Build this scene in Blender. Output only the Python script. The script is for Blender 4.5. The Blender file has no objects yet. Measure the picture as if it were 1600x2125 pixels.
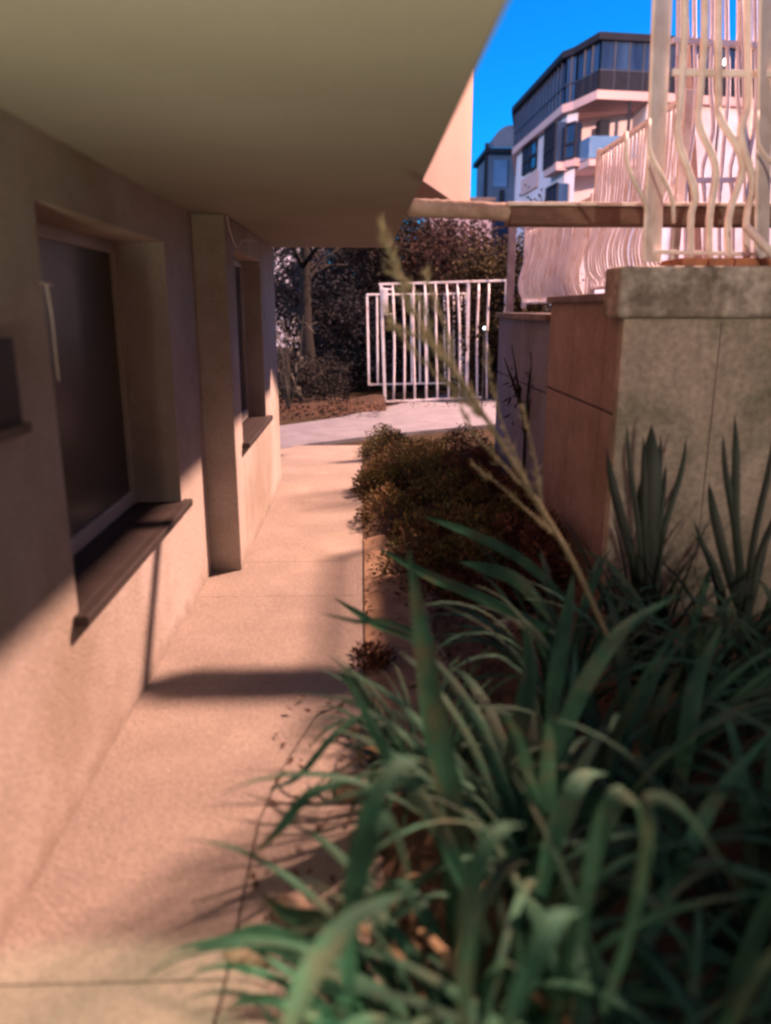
import bpy, math, random
from mathutils import Vector, Matrix, noise as mnoise
R = math.radians
rnd = random.Random(7)
scene = bpy.context.scene
col = scene.collection

# ------------------------------------------------------------------ camera
H = 1.7
PITCH, YAW = R(14.8), R(1.73)
FPX, CX, CY = 1600.0, 800.0, 1062.5          # the photograph's focal length in its own pixels
cd = bpy.data.cameras.new('camera'); cam = bpy.data.objects.new('camera', cd); col.objects.link(cam)
cam.location = (0, 0, H)
cam.rotation_euler = (R(90) - PITCH, 0, -YAW)
cd.sensor_fit = 'HORIZONTAL'; cd.sensor_width = 36; cd.lens = 36 * FPX / 1600
cd.clip_start = 0.05; cd.clip_end = 2000
cd.dof.use_dof = True; cd.dof.focus_distance = 7.0; cd.dof.aperture_fstop = 1.4
scene.camera = cam
CAMROT = cam.rotation_euler.to_matrix()
def ray(px, py):
    return CAMROT @ Vector(((px - CX) / FPX, -(py - CY) / FPX, -1.0))
def atY(px, py, Y):
    d = ray(px, py); return Vector((0, 0, H)) + d * (Y / d.y)
def onX(px, py, X):
    d = ray(px, py); return Vector((0, 0, H)) + d * (X / d.x)
def atZ(px, py, Z=0.0):
    d = ray(px, py); return Vector((0, 0, H)) + d * ((Z - H) / d.z)

# ------------------------------------------------------------------ world, lights, exposure
w = bpy.data.worlds.new('World'); scene.world = w; w.use_nodes = True
nt = w.node_tree; bg = nt.nodes['Background']
sky = nt.nodes.new('ShaderNodeTexSky'); sky.sky_type = 'NISHITA'; sky.sun_disc = False
sky.sun_elevation = R(18); sky.sun_rotation = R(230); sky.ozone_density = 4.0; sky.dust_density = 0.2; sky.air_density = 1.0
tint = nt.nodes.new('ShaderNodeMix'); tint.data_type = 'RGBA'; tint.blend_type = 'MULTIPLY'
tint.inputs['Factor'].default_value = 1.0
tint.inputs['B'].default_value = (0.03, 0.80, 1.45, 1)      # the camera's white balance is set for sodium light
nt.links.new(sky.outputs[0], tint.inputs['A']); nt.links.new(tint.outputs['Result'], bg.inputs['Color'])
bg.inputs['Strength'].default_value = 0.15

def light(name, kind, loc, energy, color, **kw):
    ld = bpy.data.lights.new(name, kind); lo = bpy.data.objects.new(name, ld); col.objects.link(lo)
    lo.location = loc; ld.energy = energy; ld.color = color
    for k, v in kw.items(): setattr(ld, k, v)
    return lo
sun = light('sun', 'SUN', (0, -20, 20), 2.0, (1.0, 0.76, 0.80), angle=R(10))      # last glow, from behind the camera
sun.rotation_euler = (R(90 - 18), 0, R(180 - 230))
LAMP = Vector((9.5, 12.7, 13.0))
scene.view_settings.view_transform = 'Standard'; scene.view_settings.look = 'None'
scene.view_settings.exposure = 0.0; scene.view_settings.gamma = 1.0
scene.cycles.filter_width = 2.6
scene.cycles.max_bounces = 8; scene.cycles.diffuse_bounces = 5

# ------------------------------------------------------------------ materials
def mat(name, c1, c2=None, scale=4.0, rough=0.8, bump=0.0, bscale=None, spec=0.3, metal=0.0, detail=6.0,
        c3=None, stain=0.0, sscale=0.7, stretch=None, trans=0.0, speck=None, perpoly=False):
    m = bpy.data.materials.new(name); m.use_nodes = True
    n = m.node_tree.nodes; L = m.node_tree.links; b = n['Principled BSDF']
    b.inputs['Roughness'].default_value = rough; b.inputs['Metallic'].default_value = metal
    b.inputs['Specular IOR Level'].default_value = spec
    c2 = c2 or tuple(x * 0.8 for x in c1)
    geo = n.new('ShaderNodeNewGeometry'); vec = geo.outputs['Position']
    if stretch:
        mp = n.new('ShaderNodeMapping'); mp.inputs['Scale'].default_value = stretch
        L.new(vec, mp.inputs[0]); vec = mp.outputs[0]
    nz = n.new('ShaderNodeTexNoise'); nz.inputs['Scale'].default_value = scale; nz.inputs['Detail'].default_value = detail
    L.new(vec, nz.inputs['Vector'])
    rp = n.new('ShaderNodeValToRGB'); rp.color_ramp.elements[0].position = 0.34; rp.color_ramp.elements[1].position = 0.66
    rp.color_ramp.elements[0].color = (*c2, 1); rp.color_ramp.elements[1].color = (*c1, 1)
    L.new(nz.outputs['Fac'], rp.inputs[0]); out = rp.outputs[0]
    if c3:
        n2 = n.new('ShaderNodeTexNoise'); n2.inputs['Scale'].default_value = sscale; n2.inputs['Detail'].default_value = 8
        n2.inputs['Roughness'].default_value = 0.65; L.new(geo.outputs['Position'], n2.inputs['Vector'])
        r2 = n.new('ShaderNodeValToRGB'); r2.color_ramp.elements[0].position = 0.5 - stain * .25; r2.color_ramp.elements[1].position = 0.72 - stain * .2
        L.new(n2.outputs['Fac'], r2.inputs[0])
        mx = n.new('ShaderNodeMix'); mx.data_type = 'RGBA'; L.new(r2.outputs[0], mx.inputs['Factor'])
        L.new(out, mx.inputs['A']); mx.inputs['B'].default_value = (*c3, 1); out = mx.outputs['Result']
    if speck:
        n3 = n.new('ShaderNodeTexNoise'); n3.inputs['Scale'].default_value = speck[0]; n3.inputs['Detail'].default_value = 3
        L.new(geo.outputs['Position'], n3.inputs['Vector'])
        r3 = n.new('ShaderNodeValToRGB'); r3.color_ramp.elements[0].position = 0.3; r3.color_ramp.elements[1].position = 0.7
        a = speck[1]; r3.color_ramp.elements[0].color = (1 - a, 1 - a, 1 - a, 1); r3.color_ramp.elements[1].color = (1 + a, 1 + a, 1 + a, 1)
        L.new(n3.outputs['Fac'], r3.inputs[0])
        mx = n.new('ShaderNodeMix'); mx.data_type = 'RGBA'; mx.blend_type = 'MULTIPLY'; mx.inputs['Factor'].default_value = 1
        L.new(out, mx.inputs['A']); L.new(r3.outputs[0], mx.inputs['B']); out = mx.outputs['Result']
    if perpoly:
        ri = n.new('ShaderNodeMapRange'); ri.inputs['To Min'].default_value = 0.55; ri.inputs['To Max'].default_value = 1.5
        L.new(geo.outputs['Random Per Island'], ri.inputs['Value'])
        mx = n.new('ShaderNodeMix'); mx.data_type = 'RGBA'; mx.blend_type = 'MULTIPLY'; mx.inputs['Factor'].default_value = 1
        L.new(out, mx.inputs['A']); L.new(ri.outputs[0], mx.inputs['B']); out = mx.outputs['Result']
    if name == 'plaster':      # rain splash and dirt along the foot of the wall
        sx = n.new('ShaderNodeSeparateXYZ'); L.new(geo.outputs['Position'], sx.inputs[0])
        nd = n.new('ShaderNodeTexNoise'); nd.inputs['Scale'].default_value = 9; nd.inputs['Detail'].default_value = 7; L.new(geo.outputs['Position'], nd.inputs['Vector'])
        ad = n.new('ShaderNodeMath'); ad.operation = 'MULTIPLY_ADD'; ad.inputs[1].default_value = -.22; L.new(nd.outputs['Fac'], ad.inputs[0]); L.new(sx.outputs['Z'], ad.inputs[2])
        mr = n.new('ShaderNodeMapRange'); mr.inputs['From Min'].default_value = -.09; mr.inputs['From Max'].default_value = .02; mr.inputs['To Min'].default_value = .55; mr.inputs['To Max'].default_value = 0
        L.new(ad.outputs[0], mr.inputs['Value'])
        mx = n.new('ShaderNodeMix'); mx.data_type = 'RGBA'; L.new(mr.outputs[0], mx.inputs['Factor']); L.new(out, mx.inputs['A']); mx.inputs['B'].default_value = (.16, .125, .10, 1); out = mx.outputs['Result']
    L.new(out, b.inputs['Base Color'])
    if bump:
        nb = n.new('ShaderNodeTexNoise'); nb.inputs['Scale'].default_value = bscale or scale * 6; nb.inputs['Detail'].default_value = 5
        L.new(geo.outputs['Position'], nb.inputs['Vector'])
        bp = n.new('ShaderNodeBump'); bp.inputs['Strength'].default_value = bump; bp.inputs['Distance'].default_value = 0.01
        L.new(nb.outputs['Fac'], bp.inputs['Height']); L.new(bp.outputs[0], b.inputs['Normal'])
    if trans:
        tr = n.new('ShaderNodeBsdfTranslucent'); L.new(out, tr.inputs['Color'])
        ms = n.new('ShaderNodeMixShader'); ms.inputs[0].default_value = trans
        L.new(b.outputs[0], ms.inputs[1]); L.new(tr.outputs[0], ms.inputs[2])
        L.new(ms.outputs[0], n['Material Output'].inputs['Surface'])
    return m
def emis(name, c, s):
    m = bpy.data.materials.new(name); m.use_nodes = True; b = m.node_tree.nodes['Principled BSDF']
    b.inputs['Base Color'].default_value = (*c, 1); b.inputs['Emission Color'].default_value = (*c, 1); b.inputs['Emission Strength'].default_value = s
    return m

M = dict(
    plaster=mat('plaster', (.43, .375, .345), (.375, .325, .295), 1.6, .92, .5, 70, .15, c3=(.285, .235, .19), stain=.35, sscale=1.1, speck=(60, .10)),
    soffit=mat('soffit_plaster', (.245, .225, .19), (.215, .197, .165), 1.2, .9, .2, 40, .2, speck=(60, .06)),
    path=mat('path_concrete', (.315, .262, .225), (.26, .215, .18), 3.0, .88, .7, 60, .2, c3=(.24, .20, .175), stain=.55, sscale=1.6, speck=(70, .15)),
    soil=mat('soil', (.15, .095, .06), (.07, .045, .03), 9, .95, 1.0, 45, .1, c3=(.19, .13, .09), stain=.3, sscale=3),
    ground=mat('garden_ground', (.05, .035, .022), (.03, .022, .014), 2, .95, .6, 20, .1),
    concrete=mat('old_concrete', (.36, .305, .25), (.26, .22, .18), 5, .9, .6, 30, .2, c3=(.12, .125, .085), stain=.35, sscale=1.9, speck=(28, .22), stretch=(1, 1, .5)),
    panel=mat('clay_panel', (.27, .19, .165), (.21, .145, .12), 4, .85, .4, 30, .2, c3=(.20, .13, .10), stain=.2, sscale=2.5, speck=(30, .12)),
    greywall=mat('grey_render', (.20, .19, .25), (.15, .14, .19), 4, .88, .4, 30, .2, c3=(.12, .11, .12), stain=.3, sscale=2.0, speck=(30, .12)),
    capdark=mat('cap_stone', (.17, .13, .12), (.11, .085, .08), 6, .85, .5, 30),
    brick=mat('brick_red', (.42, .17, .09), (.28, .12, .07), 14, .85, .6, 50),
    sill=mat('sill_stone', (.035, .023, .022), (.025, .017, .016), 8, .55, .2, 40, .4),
    frame=mat('window_frame_plastic', (.42, .37, .32), (.36, .32, .28), 5, .5, 0, None, .4),
    glass=mat('dark_glass', (.07, .06, .05), (.05, .043, .036), 2, .3, 0, None, .5),
    curtain=mat('curtain', (.09, .075, .055), (.06, .05, .04), 3, .9, .2, 20, stretch=(9, 9, .4)),
    white=mat('white_paint_metal', (.80, .76, .80), (.70, .66, .70), 9, .5, .2, 40, .4, c3=(.58, .46, .42), stain=.05, sscale=7),
    oldwhite=mat('weathered_white_paint', (.74, .66, .62), (.60, .52, .48), 9, .6, .3, 40, .3, c3=(.50, .38, .32), stain=.0, sscale=6),
    beam=mat('beam_brown', (.14, .08, .06), (.09, .05, .04), 7, .8, .7, 30, c3=(.2, .13, .10), stain=.2, sscale=3, stretch=(.5, 3, 3)),
    beamg=mat('beam_mortar', (.38, .29, .24), (.26, .19, .15), 12, .9, 1.0, 25),
    metal=mat('dark_metal', (.10, .095, .09), (.06, .055, .05), 9, .5, .1, 40, .5, .6),
    lav=mat('painted_post', (.34, .27, .30), (.26, .2, .22), 9, .6, .2, 40),
    strap=mat('strap_leaf', (.044, .142, .084), (.019, .064, .040), 7, .7, .4, 110, .2, trans=.25, perpoly=True, c3=(.11, .095, .06), stain=.0, sscale=5),
    strapdry=mat('dry_strap_leaf', (.24, .17, .10), (.14, .10, .055), 12, .75, .2, 60, .2, trans=.2, perpoly=True),
    sword=mat('sword_leaf', (.009, .02, .013), (.006, .012, .009), 6, .5, .1, 60, .3, trans=.1, perpoly=True),
    shrub=mat('shrub_leaf', (.115, .105, .032), (.05, .05, .02), 5, .75, 0, None, .2, c3=(.13, .06, .03), stain=.3, sscale=4, trans=.2, perpoly=True),
    redshrub=mat('red_ground_leaf', (.13, .05, .03), (.06, .03, .018), 6, .75, 0, None, .2, trans=.2, perpoly=True),
    litter=mat('leaf_litter', (.10, .05, .032), (.05, .026, .016), 30, .85, 0, None, .2, perpoly=True),
    stalk=mat('dry_grass_stalk', (.30, .28, .18), (.21, .19, .12), 20, .8, .2, 80, .2, trans=.15),
    bark=mat('bark', (.014, .011, .011), (.008, .007, .007), 10, .9, .8, 30, stretch=(3, 3, .6)),
    treeleaf=mat('tree_leaf_dark', (.022, .018, .017), (.013, .012, .012), 2, .8, 0, None, .2, trans=.25, perpoly=True),
    treeleafb=mat('tree_leaf_bluish', (.022, .022, .03), (.012, .014, .022), 2, .8, 0, None, .2, trans=.25, perpoly=True),
    vine=mat('vine_leaf_red', (.034, .016, .014), (.018, .010, .009), 2, .8, 0, None, .2, trans=.25, perpoly=True),
    vineo=mat('vine_leaf_olive', (.036, .026, .011), (.018, .014, .008), 2, .8, 0, None, .2, trans=.25, perpoly=True),
    stone=mat('stone', (.40, .30, .22), (.30, .22, .16), 12, .8, .6, 40, c3=(.22, .16, .12), stain=.3, sscale=9),
    fwall=mat('far_white_wall', (.72, .66, .70), (.66, .60, .64), .5, .85, 0, None, .2, c3=(.52, .44, .46), stain=.1, sscale=.3),
    fpink=mat('far_pink_wall', (.62, .42, .40), (.56, .38, .37), .5, .85, 0, None, .2),
    fdark=mat('far_dark_frame', (.018, .020, .032), (.012, .014, .024), 2, .8, 0, None, .3),
    fglass=mat('far_blue_glass', (.035, .07, .15), (.014, .026, .065), .9, .15, 0, None, .6, stretch=(2, 2, .3)),
    fmull=mat('far_mullion', (.045, .055, .085), (.03, .038, .06), 2, .5, 0, None, .3),
    fblue=mat('far_blue_render', (.10, .15, .22), (.07, .11, .17), .6, .8),
    orange=mat('upper_plaster', (.30, .215, .18), (.27, .19, .16), 1.2, .9, .2, 30, .2),
    fcyan=mat('bright_window_glass', (.12, .24, .42), (.09, .19, .34), 1, .2, 0, None, .6),
)

# ------------------------------------------------------------------ mesh helpers
class MB:
    def __init__(s): s.v = []; s.f = []
    def quad(s, *pts):
        i = len(s.v); s.v += [Vector(p) for p in pts]; s.f.append(tuple(range(i, i + len(pts)))); return s
    def box(s, a, b, M4=None):
        x0, y0, z0 = a; x1, y1, z1 = b; i = len(s.v)
        c = [Vector(p) for p in ((x0,y0,z0),(x1,y0,z0),(x1,y1,z0),(x0,y1,z0),(x0,y0,z1),(x1,y0,z1),(x1,y1,z1),(x0,y1,z1))]
        if M4: c = [M4 @ p for p in c]
        s.v += c
        s.f += [tuple(i + k for k in q) for q in ((3,2,1,0),(4,5,6,7),(0,1,5,4),(1,2,6,5),(2,3,7,6),(3,0,4,7))]; return s
    def bar(s, p, q, wx, wy=None, up=Vector((0, 0, 1))):
        """rectangular bar from p to q"""
        p, q = Vector(p), Vector(q); wy = wy or wx; d = (q - p).normalized()
        a = d.cross(up); a = a.normalized() if a.length > 1e-4 else Vector((1, 0, 0)); b = d.cross(a).normalized()
        i = len(s.v)
        for e in (p, q):
            s.v += [e + a * wx / 2 * sx + b * wy / 2 * sy for sx, sy in ((-1,-1),(1,-1),(1,1),(-1,1))]
        s.f += [tuple(i + k for k in qd) for qd in ((3,2,1,0),(4,5,6,7),(0,1,5,4),(1,2,6,5),(2,3,7,6),(3,0,4,7))]; return s
    def tube(s, pts, rad, n=8, cap=True):
        pts = [Vector(p) for p in pts]
        if not hasattr(rad, '__len__'): rad = [rad] * len(pts)
        i0 = len(s.v); ref = None
        for k, p in enumerate(pts):
            d = (pts[min(k + 1, len(pts) - 1)] - pts[max(k - 1, 0)]).normalized()
            if ref is None: ref = d.orthogonal().normalized()
            a = (ref - d * ref.dot(d)).normalized(); b = d.cross(a); ref = a
            s.v += [p + (a * math.cos(t * 2 * math.pi / n) + b * math.sin(t * 2 * math.pi / n)) * rad[k] for t in range(n)]
        for k in range(len(pts) - 1):
            for t in range(n):
                a = i0 + k * n + t; b = i0 + k * n + (t + 1) % n
                s.f.append((a, b, b + n, a + n))
        if cap:
            s.f.append(tuple(i0 + t for t in reversed(range(n)))); e = i0 + (len(pts) - 1) * n
            s.f.append(tuple(e + t for t in range(n)))
        return s
    def leaf(s, p, d, up, l, wd):
        """a small four-sided leaf"""
        a = d.cross(up); a = a.normalized() if a.length > 1e-4 else Vector((1, 0, 0))
        s.quad(p, p + d * l * .45 + a * wd / 2, p + d * l, p + d * l * .45 - a * wd / 2); return s
    def ribbon(s, pts, width, side=None, fold=.18):
        """a strap leaf: V-folded ribbon, tapering to its tip"""
        n = len(pts); i0 = len(s.v)
        for k, p in enumerate(pts):
            t = k / (n - 1); d = (pts[min(k + 1, n - 1)] - pts[max(k - 1, 0)]).normalized()
            a = side if side is not None else d.cross(Vector((0, 0, 1)))
            a = a - d * a.dot(d)
            a = a.normalized() if a.length > 1e-3 else Vector((1, 0, 0))
            nn = a.cross(d).normalized()
            wd = width * min(1, .55 + 1.6 * t) * (1 - max(0, (t - .5) / .5) ** 1.7) * .5 + .0006
            s.v += [p - a * wd + nn * wd * fold * 2, p, p + a * wd + nn * wd * fold * 2]
        for k in range(n - 1):
            b = i0 + k * 3
            s.f += [(b, b + 1, b + 4, b + 3), (b + 1, b + 2, b + 5, b + 4)]
        return s
    def build(s, name, m, parent=None, origin=None, smooth=False, bevel=0, **tags):
        o0 = Vector(parent.matrix_world.translation) if False else Vector(parent['_o']) if parent else Vector(origin or (0, 0, 0))
        me = bpy.data.meshes.new(name); me.from_pydata([tuple(v - o0) for v in s.v], [], s.f); me.update()
        me.materials.append(m)
        if smooth: me.polygons.foreach_set('use_smooth', [True] * len(me.polygons))
        o = bpy.data.objects.new(name, me); col.objects.link(o)
        if parent: o.parent = parent; o['_o'] = list(o0)
        else: o.location = o0; o['_o'] = list(o0)
        if bevel:
            bv = o.modifiers.new('bevel', 'BEVEL'); bv.width = bevel; bv.segments = 2; bv.limit_method = 'ANGLE'
        for k, v in tags.items(): o[k] = v
        return o
def thing(name, label, cat, loc, group=None):
    o = bpy.data.objects.new(name, None); col.objects.link(o); o.location = loc; o['_o'] = list(loc)
    o.empty_display_size = .2; o['label'] = label; o['category'] = cat
    if group: o['group'] = group
    return o
def catmull(P, n=14):
    P = [Vector(p) for p in P]; Q = [2 * P[0] - P[1]] + P + [2 * P[-1] - P[-2]]; out = []
    seg = len(P) - 1
    for k in range(n):
        t = k / (n - 1) * seg; i = min(int(t), seg - 1); u = t - i
        a, b, c, d = Q[i], Q[i + 1], Q[i + 2], Q[i + 3]
        out.append(.5 * ((2 * b) + (c - a) * u + (2 * a - 5 * b + 4 * c - d) * u * u + (3 * b - a - 3 * c + d) * u ** 3))
    return out

# ------------------------------------------------------------------ ground, soil bed, paths
g = MB(); NG = 44
def gx(k): t = (k / NG) * 2 - 1; return math.copysign(abs(t) ** 2.6 * 300, t)
for i in range(NG + 1):
    for j in range(NG + 1):
        x, y = gx(i), gx(j) + 8
        g.v.append(Vector((x, y, -0.012)))
for i in range(NG):
    for j in range(NG):
        a = i * (NG + 1) + j; g.f.append((a, a + NG + 1, a + NG + 2, a + 1))
g.build('ground', M['ground'], kind='structure')

X1, X2, XR, XE = -0.99, -0.80, 1.42, 0.275      # near wall plane, stepped-out wall, garden wall, soffit edge
ZS = 2.235                                       # underside of the overhang
YP = 4.83                                        # where the house wall steps out
YEND = 7.45                                      # far end of the house wall

bed = MB(); nx, ny = 26, 110
for j in range(ny + 1):
    for i in range(nx + 1):
        y = -1.5 + j / ny * 10.7; x = -.55 + i / nx * 3.2
        z = .018 + .06 * max(0, mnoise.noise(Vector((x * 2.2, y * 2.2, 0)))) * min(1, max(0, (x - .05) * 2)) + .012 * mnoise.noise(Vector((x * 11, y * 11, 3)))
        z = min(z, .012) if x < .04 else z
        bed.v.append(Vector((x, y, z)))
for j in range(ny):
    for i in range(nx):
        a = j * (nx + 1) + i; bed.f.append((a, a + 1, a + nx + 2, a + nx + 1))
bed.build('soil_bed', M['soil'], smooth=True, kind='structure')
vg = MB(); r_ = random.Random(12)  # paler soil sheet: lamplight beside the path put into its colour
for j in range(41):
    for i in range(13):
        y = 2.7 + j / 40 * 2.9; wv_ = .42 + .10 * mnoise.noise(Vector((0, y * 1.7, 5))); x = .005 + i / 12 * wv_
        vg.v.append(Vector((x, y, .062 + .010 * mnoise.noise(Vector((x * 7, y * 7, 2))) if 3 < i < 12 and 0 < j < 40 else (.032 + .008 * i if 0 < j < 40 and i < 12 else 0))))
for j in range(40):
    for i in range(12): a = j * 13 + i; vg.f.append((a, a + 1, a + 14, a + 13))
vg.build('lit_verge', mat('lamplit_soil', (.46, .32, .21), (.34, .23, .15), 8, .95, .9, 50, .1, c3=(.22, .14, .09), stain=.4, sscale=4, speck=(60, .2)), smooth=True, kind='structure')

def prism(mb, poly, z0, z1):
    i = len(mb.v); n = len(poly)
    mb.v += [Vector((x, y, z0)) for x, y in poly] + [Vector((x, y, z1)) for x, y in poly]
    mb.f.append(tuple(i + n + k for k in range(n)))
    for k in range(n): mb.f.append((i + k, i + (k + 1) % n, i + n + (k + 1) % n, i + n + k))
# near paving: its garden side swings left as it comes towards the camera
pth = MB()
e = [atZ(750, 1455), atZ(655, 1500), atZ(590, 1600), atZ(535, 1720), atZ(508, 1850), atZ(480, 2000), atZ(430, 2200)]
edge = [(p.x, p.y) for p in e]
XP = -.005
slabs = [(3.246, 4.35), (4.35, 5.0), (5.0, 7.81), (7.81, 9.6)]
yj = atZ(150, 2062).y; xj = edge[-2][0] + (edge[-1][0] - edge[-2][0]) * (edge[-2][1] - yj) / (edge[-2][1] - edge[-1][1])
prism(pth, [(X1 - .15, -3), (edge[-1][0], -3), edge[-1], (xj, yj - .007), (X1 - .15, yj - .007)], .0, .035)
prism(pth, [(X1 - .15, yj), (xj, yj)] + list(reversed(edge[:-1])) + [(XP, 3.242), (X1 - .15, 3.242)], .0, .035)
for a, b in slabs: prism(pth, [(X1 - .15, a), (XP, a), (XP, b - .003), (X1 - .15, b - .003)], .0, .035)
pth.build('path', M['path'], kind='structure')
# paving between the curved groove and the bed
kb = MB(); inner = [(x + .007, y + .003) for x, y in edge]
prism(kb, [(edge[-1][0] + .02, -3), (.12, -3), (.10, 1.0), (.06, 1.9), (XP + .02, 2.6), (XP, 3.2)] + inner, .0, .030)
kb.build('path_edging', M['path'], bevel=.004, kind='structure')
cp = MB()
a = [atZ(540, 945), atZ(640, 927), atZ(760, 912), atZ(870, 900), atZ(1030, 885), atZ(1060, 815), atZ(960, 815), atZ(850, 838), atZ(700, 872), atZ(540, 895)]
prism(cp, [(p.x, p.y) for p in a], -.01, .040)
cp.build('cross_path', mat('cross_path_concrete', (.19, .185, .215), (.15, .145, .17), 3, .88, .4, 30, speck=(30, .12)), kind='structure')

# ------------------------------------------------------------------ the house on the left
house = thing('house', 'cream plastered house with a low overhang along the concrete path', 'house', (X1, 4, 0))
ZT = 2.60
def wall_with_hole(mb, X, thick, y0, y1, z1, holes):
    """wall slab whose outer face lies at X, holes = (ya, yb, za, zb)"""
    ys = y0
    for ya, yb, za, zb in sorted(holes):
        mb.box((X - thick, ys, 0), (X, ya, z1))
        mb.box((X - thick, ya, 0), (X, yb, za)); mb.box((X - thick, ya, zb), (X, yb, z1)); ys = yb
    mb.box((X - thick, ys, 0), (X, y1, z1))
W1 = (onX(133, 1000, X1).y, onX(376, 1030, X1).y, .65, 2.02)
W2 = (onX(499, 800, X2).y, onX(550, 800, X2).y, .80, 2.06)
print('W1', W1, 'W2', W2)
wl = MB(); wall_with_hole(wl, X1, .30, -3.0, YP, ZS, [W1]); wl.build('wall', M['plaster'], house)
wl = MB(); wall_with_hole(wl, X2, .49, YP, YEND, ZS, [W2]); wl.build('wall', M['plaster'], house, bevel=.008)
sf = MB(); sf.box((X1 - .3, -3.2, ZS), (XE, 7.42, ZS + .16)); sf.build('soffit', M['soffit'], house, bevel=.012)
ub = MB(); ub.box((X1 - 6, -3.2, ZS + .16), (XE - .012, 7.41, 9.0)); ub.box((X1 - 6, -3.2, 0), (X1 - .31, 7.44, ZS + .158)); ub.build('upper_storey', M['orange'], house)
pb = atY(978, 300, 7.44)
ob = MB(); prism(ob, [(-3.2, 7.43), (.56, 7.43), (atY(978, 330, 9.8).x, 9.8), (-3.2, 9.8)], 2.80, 9.0); ob.f.append((3, 2, 1, 0)); ob.build('projecting_bay', M['orange'], house, bevel=.01)
# deep reveal window
def window(Wn, X, depth, name_glass='pane', divider=True, curtains=True):
    ya, yb, za, zb = Wn; fx = X - depth
    f = MB(); t = .055
    f.box((fx - .05, ya, za + .03), (fx, yb, za + .03 + t + .02)); f.box((fx - .05, ya, zb - t), (fx, yb, zb))
    f.box((fx - .05, ya, za + .03 + t + .02), (fx, ya + t, zb - t)); f.box((fx - .05, yb - t, za + .03 + t + .02), (fx, yb, zb - t))
    win = f.build('window', M['frame'], house, bevel=.005)
    p = MB(); p.box((fx - .032, ya + t, za + .03 + t + .02), (fx - .020, yb - t, zb - t)); p.build('pane', M['glass'], win)
    h_ = MB(); h_.box((fx, yb - .05, (za + zb) / 2 - .07), (fx + .012, yb - .02, (za + zb) / 2 + .02)); h_.bar((fx + .03, yb - .035, (za + zb) / 2), (fx + .03, yb - .035, (za + zb) / 2 - .11), .014); h_.bar((fx, yb - .035, (za + zb) / 2 - .005), (fx + .035, yb - .035, (za + zb) / 2 - .005), .012); h_.build('handle', M['frame'], win)
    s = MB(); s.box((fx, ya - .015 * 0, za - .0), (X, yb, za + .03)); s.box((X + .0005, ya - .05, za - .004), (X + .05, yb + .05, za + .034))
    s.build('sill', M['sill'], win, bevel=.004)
    return win
window(W1, X1, .24)
window(W2, X2, .14)
# dark wall opening at the left margin of the picture
pA = onX(12, 700, X1); pB = onX(14, 905, X1)
bx = MB(); bx.box((X1 + .002, pA.y - .5, pB.z + .03), (X1 + .02, pA.y, pA.z)); mb_ = bx.build('meter_cupboard', M['sill'], origin=(X1, pA.y, pB.z), bevel=.003)
mb_['label'] = 'dark flat wall cupboard cut by the left edge of the picture'; mb_['category'] = 'cupboard'
lg = MB(); lg.box((X1 + .002, pA.y - .52, pB.z), (X1 + .035, pA.y + .02, pB.z + .028)); lg2 = lg.build('ledge', M['capdark'], mb_, bevel=.003)
# thin pale strip on the near jamb of the window, and cable
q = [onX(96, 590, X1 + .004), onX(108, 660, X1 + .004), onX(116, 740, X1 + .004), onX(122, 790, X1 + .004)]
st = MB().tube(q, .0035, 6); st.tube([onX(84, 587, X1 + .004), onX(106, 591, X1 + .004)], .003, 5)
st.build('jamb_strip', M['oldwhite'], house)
cb = MB().tube(catmull([(X2 + .012, YP + .04, ZS - .01), (X2 + .012, YP + .12, ZS - .08), (X2 + .012, YP + .35, ZS - .16), (X2 + .012, YP + .7, ZS - .09), (X2 + .01, 6.2, ZS - .05)], 24), .003, 6)
cbo = cb.build('cable', M['oldwhite'], house)
# skirting stains line at the foot
# downlight / wall lamp behind the camera
hl = thing('wall_lamp', 'round globe wall lamp behind the camera on the house wall', 'lamp', (X1, -1.30, 1.32))
MB().box((X1, -1.35, 1.25), (X1 + .03, -1.25, 1.39)).build('back_plate', M['metal'], hl, bevel=.004)
MB().tube([(X1 + .03, -1.30, 1.32), (X1 + .12, -1.30, 1.30)], .012, 8).build('arm', M['metal'], hl)

# ------------------------------------------------------------------ beam across the bed
bm_ = thing('concrete_beam', 'rough brown beam spanning from the overhang across to the garden fence', 'beam', (XE, 4.82, 2.24))
c0 = [atY(885, 432, 4.82), atY(960, 435, 4.82), atY(1065, 441, 4.82)]
rr = MB(); P = catmull(c0, 14); i0 = 0
mm = MB(); mm.tube([Vector((XE + .002, 4.82, c0[0].z))] + P, [.055] + [.05 + .012 * rnd.random() for _ in P], 10); mm.build('mortar_end', M['beamg'], bm_, smooth=True)
bb = MB(); z0 = atY(1200, 466, 4.76).z; z1 = atY(1200, 428, 4.76).z
L_, R_ = c0[-1].x - .03, 3.4
bb.box((L_, 4.76, z0 - .0), (R_, 4.94, z1)); bb.build('beam_body', M['beam'], bm_, bevel=.012)
cc = MB(); cc.box((L_ - .02, 4.74, z1 + .001), (R_, 4.96, z1 + .022)); cc.build('lit_top_edge', M['oldwhite'], bm_, bevel=.006)  # pale strip that paints the lit top edge of the beam

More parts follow.
